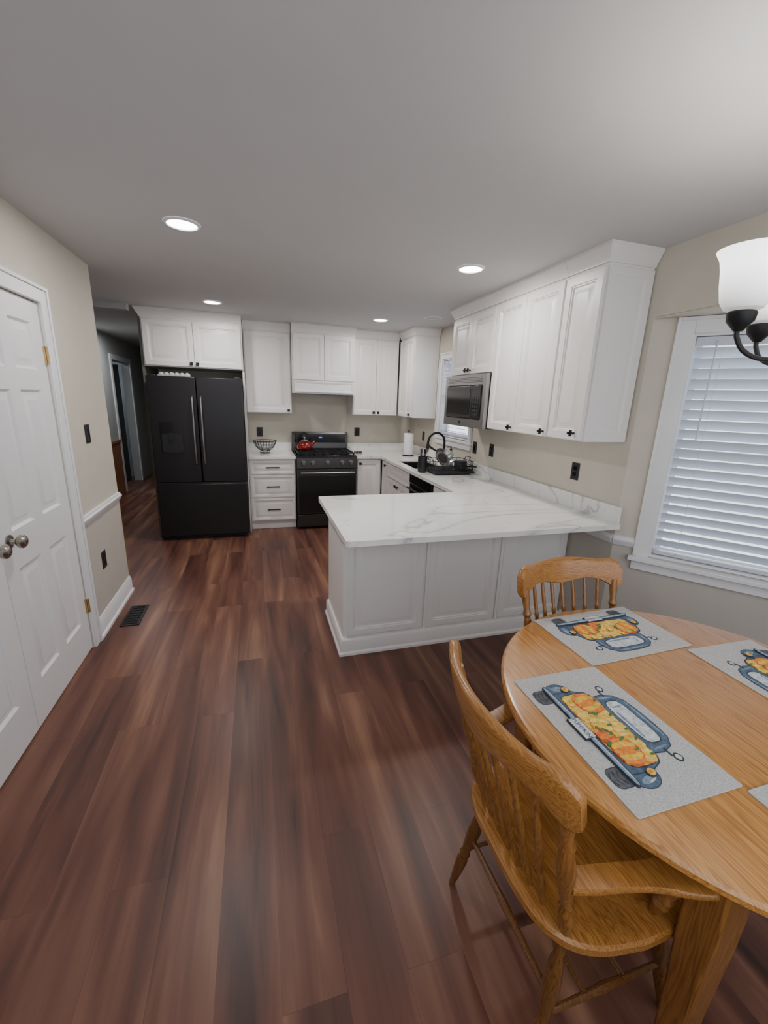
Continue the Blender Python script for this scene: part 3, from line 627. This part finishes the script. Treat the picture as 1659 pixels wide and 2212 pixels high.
# ================================================================ TABLE
TC=(1.265,.735); TZ=.760; TR=.603
t=thing('dining_table','round golden oak dining table with four grey placemats','table',(TC[0],TC[1],0))
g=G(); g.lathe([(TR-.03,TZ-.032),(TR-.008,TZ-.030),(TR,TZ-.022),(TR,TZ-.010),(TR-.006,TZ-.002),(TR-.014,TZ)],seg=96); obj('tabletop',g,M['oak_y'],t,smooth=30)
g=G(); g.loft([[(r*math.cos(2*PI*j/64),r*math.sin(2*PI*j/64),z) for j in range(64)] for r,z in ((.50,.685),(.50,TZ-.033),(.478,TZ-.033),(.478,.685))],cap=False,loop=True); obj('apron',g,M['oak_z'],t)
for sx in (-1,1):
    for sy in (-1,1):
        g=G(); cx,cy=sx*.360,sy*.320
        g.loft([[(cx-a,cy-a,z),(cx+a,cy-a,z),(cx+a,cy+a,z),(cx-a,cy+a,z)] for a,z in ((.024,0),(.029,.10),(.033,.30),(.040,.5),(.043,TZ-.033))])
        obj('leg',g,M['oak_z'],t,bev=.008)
# placemats
def placemat(loc,rz,label):
    t=thing('placemat',label,'placemat',loc,rz,'grey pumpkin truck placemats')
    g=G(); P=rrect(-.235,.235,-.157,.157,.006,('sw','se','ne','nw'))
    g.prism(P,0,.003); obj('cloth',g,M['mat'],t,bev=.0008)
    keys=['pblue','pblue2','pdark','pwhite','pyel','pyel2','por','por2','pgreen','pgrey','pink']
    g=G(); I={k:i for i,k in enumerate(keys)}; st=[0]
    def lay(k): g.mi=I[k]; st[0]+=1; z=.0031; return z, .0032+st[0]*.00006
    for s in (-1,1):
        z0,z1=lay('pdark'); g.ell(s*.142,-.112,.029,.029,z0,z1,pw=.6)
        z0,z1=lay('pgrey'); g.ell(s*.142,-.112,.027,.027,z0,z1,pw=.6)
        z0,z1=lay('pdark')
        for q in range(4):
            for r_ in (-1,1): g.ell(s*.142+r_*.011,-.134+q*.012,.011,.002,z0,z1,rot=r_*.45,seg=6)
    for s in (-1,1):
        z0,z1=lay('pdark'); g.ell(s*.148,-.055,.039,.043,z0,z1,rot=-s*.2)
        z0,z1=lay('pblue'); g.ell(s*.148,-.055,.037,.041,z0,z1,rot=-s*.2)
        z0,z1=lay('pblue2'); g.ell(s*.163,-.047,.009,.026,z0,z1,rot=s*.25)
        z0,z1=lay('pwhite'); g.ell(s*.168,-.040,.003,.014,z0,z1,rot=s*.3)
    z0,z1=lay('pdark'); g.prism([(-.145,-.093),(-.149,-.02),(-.133,.021),(-.117,.033),(.117,.033),(.133,.021),(.149,-.02),(.145,-.093)],z0,z1)
    z0,z1=lay('pblue'); g.prism([(-.142,-.090),(-.146,-.02),(-.131,.018),(-.116,.030),(.116,.030),(.131,.018),(.146,-.02),(.142,-.090)],z0,z1)
    z0,z1=lay('pdark'); g.prism([(-.107,.030),(-.111,.062),(-.099,.097),(-.073,.117),(-.03,.123),(.03,.123),(.073,.117),(.099,.097),(.111,.062),(.107,.030)],z0,z1)
    z0,z1=lay('pblue'); g.prism([(-.104,.032),(-.108,.062),(-.097,.095),(-.072,.114),(-.03,.120),(.03,.120),(.072,.114),(.097,.095),(.108,.062),(.104,.032)],z0,z1)
    z0,z1=lay('pblue2'); g.ell(0,.112,.066,.0032,z0,z1,pw=.5,seg=36)
    for s in (-1,1): g.ell(s*.095,.066,.0035,.022,z0,z1,rot=s*.12)
    z0,z1=lay('pdark'); g.ell(0,.071,.082,.029,z0,z1,pw=.5,seg=36)
    z0,z1=lay('pwhite'); g.ell(0,.071,.078,.0265,z0,z1,pw=.5,seg=36)
    z0,z1=lay('pblue2'); g.ell(.01,.055,.05,.004,z0,z1,pw=.6); g.ell(-.055,.074,.003,.016,z0,z1)
    for s in (-1,1):
        z0,z1=lay('pdark'); g.ell(s*.132,.082,.013,.011,z0,z1); g.box(min(s*.10,s*.125),max(s*.10,s*.125),.068,.072,z0,z1)
        z0,z1=lay('pwhite'); g.ell(s*.132,.082,.009,.0075,z0,z1)
    z0,z1=lay('pdark'); g.ell(0,-.020,.134,.054,z0,z1,pw=.5,seg=36)
    z0,z1=lay('pyel'); g.ell(0,-.020,.131,.052,z0,z1,pw=.5,seg=36)
    def pump(cx,cy,a,b,c1,c2,r):
        z0,z1=lay('por2' if c1=='por' else 'por'); g.ell(cx,cy,a*1.05,b*1.06,z0,z1,rot=r)
        for k,w in ((-2,.30),(2,.30),(-1,.35),(1,.35),(0,.30)):
            z0,z1=lay(c1 if k%2==0 else c2); dx=k*a*.34; g.ell(cx+dx*math.cos(r),cy+dx*math.sin(r),a*w,b*(1-.06*abs(k)),z0,z1,rot=r,seg=16)
        z0,z1=lay('pgreen'); g.ell(cx-b*.80*math.sin(r),cy+b*.80*math.cos(r),.004,.009,z0,z1,rot=r+.4,seg=8)
    for a in ((-.030,.010,.030,.022,'pyel','pyel2',.1),(.020,.012,.028,.021,'pyel2','pyel',-.2),(.062,.008,.030,.023,'pyel2','pyel',.3),(-.105,-.046,.024,.021,'pyel','pyel2',.3),(-.050,-.046,.034,.024,'pyel2','pyel',.1),(-.005,-.030,.034,.028,'pyel','pyel2',-.3),(.105,.002,.024,.026,'pyel','pyel2',-.2),(-.086,-.004,.040,.036,'por','pyel',.15),(.032,-.048,.030,.023,'por','por2',.2),(.086,-.034,.042,.035,'por','pyel',-.1)): pump(*a)
    for lx,ly in ((.006,-.050),(.016,-.036),(-.046,-.016),(.050,-.016),(.055,-.060)):
        z0,z1=lay('pgreen'); g.ell(lx,ly,.011,.0045,z0,z1,rot=lx*40,seg=10)
    for s in (-1,1):
        z0,z1=lay('pdark'); g.ell(s*.152,-.030,.0115,.0125,z0,z1)
        z0,z1=lay('pyel'); g.ell(s*.152,-.030,.010,.011,z0,z1)
        z0,z1=lay('por'); g.ell(s*.152,-.030,.005,.006,z0,z1)
    z0,z1=lay('pdark'); g.ell(0,-.090,.178,.009,z0,z1,pw=.5)
    z0,z1=lay('pblue2'); g.ell(0,-.090,.175,.0065,z0,z1,pw=.5)
    z0,z1=lay('pwhite'); g.ell(0,-.088,.165,.0015,z0,z1,pw=.5)
    z0,z1=lay('pdark'); g.box(-.044,.030,-.112,-.076,z0,z1)
    z0,z1=lay('pwhite'); g.box(-.042,.028,-.110,-.078,z0,z1)
    zt=z1
    obj('truck_print',g,[M[k] for k in keys],t,smooth=20)
    cu=bpy.data.curves.new('plate_text','FONT'); cu.body='PUMPKIN'; cu.size=.0165; cu.align_x='CENTER'; cu.align_y='CENTER'; cu.extrude=.0001
    tmp=bpy.data.objects.new('tmp',cu); C.objects.link(tmp); bpy.context.view_layer.update()
    me=bpy.data.meshes.new_from_object(tmp.evaluated_get(bpy.context.evaluated_depsgraph_get())); bpy.data.objects.remove(tmp)
    me.materials.clear(); me.materials.append(M['pink'])
    o=bpy.data.objects.new('plate_lettering',me); C.objects.link(o); o.parent=t; o.location=(-.007,-.094,zt+.0001)
    return t
pm=placemat((.902,.738,TZ+.0005),-PI/2,'grey pumpkin truck placemat in front of the nearest armchair')
dup(pm,(1.287,1.140,TZ+.0005),PI+.03,'grey pumpkin truck placemat in front of the chair by the peninsula')
dup(pm,(1.628,.735,TZ+.0005),PI/2-.02,'grey pumpkin truck placemat on the window side of the table')
dup(pm,(1.287,.335,TZ+.0005),0,'grey placemat cut off at the right photo edge, nearest the camera')
# ================================================================ CHAIRS (facing local -y)
LEG=[(0,.011),(.06,.013),(.18,.018),(.30,.021),(.34,.015),(.37,.021),(.40,.015),(.46,.019),(.62,.024),(.78,.019),(.82,.014),(.86,.019),(1,.015)]
STR=[(0,.008),(.2,.009),(.42,.011),(.5,.014),(.58,.011),(.8,.009),(1,.008)]
SPN=[(0,.008),(.10,.009),(.16,.011),(.19,.008),(.22,.012),(.25,.008),(.36,.010),(.50,.012),(.62,.012),(.68,.009),(.71,.012),(.74,.008),(.80,.010),(.90,.010),(1,.008)]
POST=[(0,.013),(.08,.016),(.15,.020),(.19,.013),(.22,.021),(.26,.013),(.42,.020),(.55,.023),(.68,.018),(.72,.013),(.75,.021),(.80,.014),(.9,.019),(1,.016)]
def lerp(a,b,t): return tuple(a[i]+(b[i]-a[i])*t for i in range(3))
def make_chair(loc,rz,label):
    t=thing('dining_armchair',label,'chair',loc,rz,'oak spindle back armchairs')
    def outl(k,z,dish=0):
        P=[]
        for q in range(48):
            a=2*PI*q/48; cx=math.cos(a); sy=math.sin(a); pw=.55
            x=(.268-k)*math.copysign(abs(cx)**pw,cx); y=(.226-k)*math.copysign(abs(sy)**pw,sy)
            x*=1-.10*max(0,y/.226)
            dz=-dish*(1-.5*abs(x)/.25)
            P.append((x,y-.0,z+dz))
        return P
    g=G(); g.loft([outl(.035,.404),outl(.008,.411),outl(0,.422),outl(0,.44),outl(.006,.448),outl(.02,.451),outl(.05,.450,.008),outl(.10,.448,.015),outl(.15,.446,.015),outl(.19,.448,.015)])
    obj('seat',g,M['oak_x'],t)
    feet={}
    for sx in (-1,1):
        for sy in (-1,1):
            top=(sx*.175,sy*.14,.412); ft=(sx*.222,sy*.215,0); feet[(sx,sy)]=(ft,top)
            g=G(); g.turned(ft,top,LEG,k=.88); obj('leg',g,M['oak_leg_shaded'],t)
    for sx in (-1,1):
        g=G(); g.turned(lerp(*feet[(sx,-1)],.42),lerp(*feet[(sx,1)],.42),STR,10,k=.9); obj('stretcher',g,M['oak_leg_shaded'],t)
    for yy in (-.06,.06):
        g=G(); g.turned((-.2,yy,.175),(.2,yy,.175),STR,10,k=.9); obj('stretcher',g,M['oak_leg_shaded'],t)
    g=G(); g.turned(lerp(*feet[(-1,1)],.55),lerp(*feet[(1,1)],.55),STR,10,k=.9); obj('stretcher',g,M['oak_leg_shaded'],t)
    def crest_c(s): return .245+.078*(1-s*s)
    g=G(); rings=[]; n=48
    for i in range(n+1):
        s=-1+2*i/n; x=s*.262; y=crest_c(s)
        zt=.952+.006*math.cos(s*PI)+.010*math.exp(-((abs(s)-.84)/.13)**2)
        zb=.856-.010*math.cos(s*PI*2)-.018*math.exp(-((abs(s)-.92)/.13)**2)
        e=max(0,(abs(s)-.90)/.10); sh=.022*e*e; zt-=sh; zb+=sh*.9
        th=.013; lean=.20
        ring=[]
        for (dy,dz) in ((-th,.06),(-th,.14),(-th,.86),(-th*.85,.95),(-th*.35,1),(th*.35,1),(th*.85,.95),(th,.86),(th,.14),(th*.85,.05),(th*.3,0),(-th*.3,0)):
            z=zb+(zt-zb)*dz; ring.append((x+dy*s*.55,y+dy+(z-.85)*lean,z))
        rings.append(ring)
    g.loft(rings); obj('crest_rail',g,M['oak_x'],t,smooth=50)
    for sx in (-1,1):
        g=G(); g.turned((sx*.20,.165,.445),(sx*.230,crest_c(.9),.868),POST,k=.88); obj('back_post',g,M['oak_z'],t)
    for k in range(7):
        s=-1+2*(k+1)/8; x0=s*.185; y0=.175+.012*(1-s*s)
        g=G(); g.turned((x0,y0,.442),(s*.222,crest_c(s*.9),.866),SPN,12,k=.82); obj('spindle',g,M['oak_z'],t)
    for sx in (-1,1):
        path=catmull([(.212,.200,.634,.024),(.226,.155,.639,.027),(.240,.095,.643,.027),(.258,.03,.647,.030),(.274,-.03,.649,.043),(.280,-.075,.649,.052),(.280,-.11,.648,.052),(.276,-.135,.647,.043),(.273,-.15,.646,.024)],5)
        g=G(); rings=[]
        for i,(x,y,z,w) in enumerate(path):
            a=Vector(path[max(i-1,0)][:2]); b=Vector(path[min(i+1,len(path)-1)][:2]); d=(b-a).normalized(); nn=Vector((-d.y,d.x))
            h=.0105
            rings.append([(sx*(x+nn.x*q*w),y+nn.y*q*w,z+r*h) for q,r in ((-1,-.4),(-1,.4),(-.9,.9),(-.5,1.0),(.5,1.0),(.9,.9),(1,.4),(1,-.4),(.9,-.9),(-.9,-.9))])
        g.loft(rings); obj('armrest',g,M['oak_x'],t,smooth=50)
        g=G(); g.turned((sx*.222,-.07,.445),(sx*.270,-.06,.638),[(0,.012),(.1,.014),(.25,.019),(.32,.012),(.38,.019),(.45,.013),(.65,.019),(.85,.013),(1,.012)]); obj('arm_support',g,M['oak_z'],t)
    return t
ch=make_chair((.795,.722,0),PI/2,'golden oak spindle back armchair nearest the camera, pulled to the table')
dup(ch,(1.275,1.105,0),0,'golden oak spindle back armchair behind the table beside the peninsula')
# ================================================================ CHANDELIER
CC=(1.388,.762)
t=thing('chandelier','black five arm chandelier with lit frosted bell shades over the table','chandelier',(CC[0],CC[1],1.70))
g=G(); g.lathe([(.003,.0),(.016,.01),(.02,.03),(.012,.045),(.022,.06),(.034,.085),(.034,.12),(.02,.14),(.012,.16),(.012,.35)],seg=20); obj('hub',g,M['black'],t)
g=G(); g.cyl((0,0,.34),(0,0,.72),.006,10); obj('rod',g,M['black'],t)
g=G(); g.lathe([(.012,.70),(.05,.712),(.062,.73),(.062,.739)],seg=24); obj('canopy',g,M['black'],t)
for k in range(5):
    a=math.radians(149.5-72*k); ca,sa=math.cos(a),math.sin(a)
    Q=catmull([(.02,.10),(.06,.068),(.10,.048),(.145,.046),(.185,.066),(.206,.10),(.206,.118)],3)
    g=G(); g.tube([(r*ca,r*sa,z) for r,z in Q],.0062,10)
    g.lathe([(.010,.112),(.018,.122),(.030,.136),(.033,.156),(.029,.160)],c=(.206*ca,.206*sa,0),seg=20); arm=obj('arm',g,M['black'],t)
    g=G(); g.loft([[(.206*ca+r*math.cos(2*PI*j/36),.206*sa+r*math.sin(2*PI*j/36),z) for j in range(36)] for r,z in ((.027,.160),(.042,.166),(.053,.185),(.060,.22),(.065,.26),(.071,.285),(.081,.303),(.077,.303),(.068,.285),(.061,.26),(.056,.22),(.049,.187),(.038,.170))],cap=False)
    obj('lamp_shade',g,M['shade'],t)
    ld=bpy.data.lights.new('shade_bulb','POINT'); ld.energy=2.5; ld.color=(1,.93,.84); ld.shadow_soft_size=.025
    lo=bpy.data.objects.new('shade_bulb',ld); C.objects.link(lo); lo.location=(.206*ca,.206*sa,.245); lo.parent=t
# ================================================================ WORLD, LIGHTS, CAMERA
w=bpy.data.worlds.new('world'); bpy.context.scene.world=w; w.use_nodes=True
b=w.node_tree.nodes['Background']; b.inputs['Color'].default_value=(.88,.93,1,1); b.inputs['Strength'].default_value=2.25
def area(name,loc,rot,sx,sy,e,col):
    ld=bpy.data.lights.new(name,'AREA'); ld.shape='RECTANGLE'; ld.size=sx; ld.size_y=sy; ld.energy=e; ld.color=col
    lo=bpy.data.objects.new(name,ld); C.objects.link(lo); lo.location=loc; lo.rotation_euler=rot; return lo
area('hall_fill',(-1.65,6.9,2.40),(0,0,0),.5,.5,13,(.95,.97,1))  # added fill light that brightens the hallway, no fixture there
area('far_room_fill',(-3.0,8.4,2.38),(0,0,0),.5,.5,8,(.75,.86,1))  # added weak bluish fill inside the far room, not a real fixture
def daylight(name,loc,target,sx,sy,e):
    d=Vector(target)-Vector(loc); lo=area(name,loc,(0,0,0),sx,sy,e,(.80,.90,1)); lo.rotation_euler=d.to_track_quat('-Z','Y').to_euler()
wc=Vector((XR+.605*.6,1.99-.795*.6,1.45)); on=Vector((.795,.605,0))
daylight('bay_daylight',wc+on*.9+Vector((0,0,.5)),wc,1.4,1.4,18)
daylight('sink_daylight',(XR+.9,4.4,2.1),(XR,4.4,1.6),1.0,1.0,22)
cam=bpy.data.cameras.new('camera'); co=bpy.data.objects.new('camera',cam); C.objects.link(co)
cam.sensor_fit='HORIZONTAL'; cam.sensor_width=36; cam.lens=904/1659*36; cam.clip_start=.02
r=Vector((.9583,-.2836,.0335)); u=Vector((.0421,.2565,.9657)); bk=r.cross(u).normalized(); r.normalize(); u=bk.cross(r)
mt=Matrix(((r.x,u.x,bk.x,0),(r.y,u.y,bk.y,0),(r.z,u.z,bk.z,CH),(0,0,0,1)))
co.matrix_world=mt
bpy.context.scene.camera=co
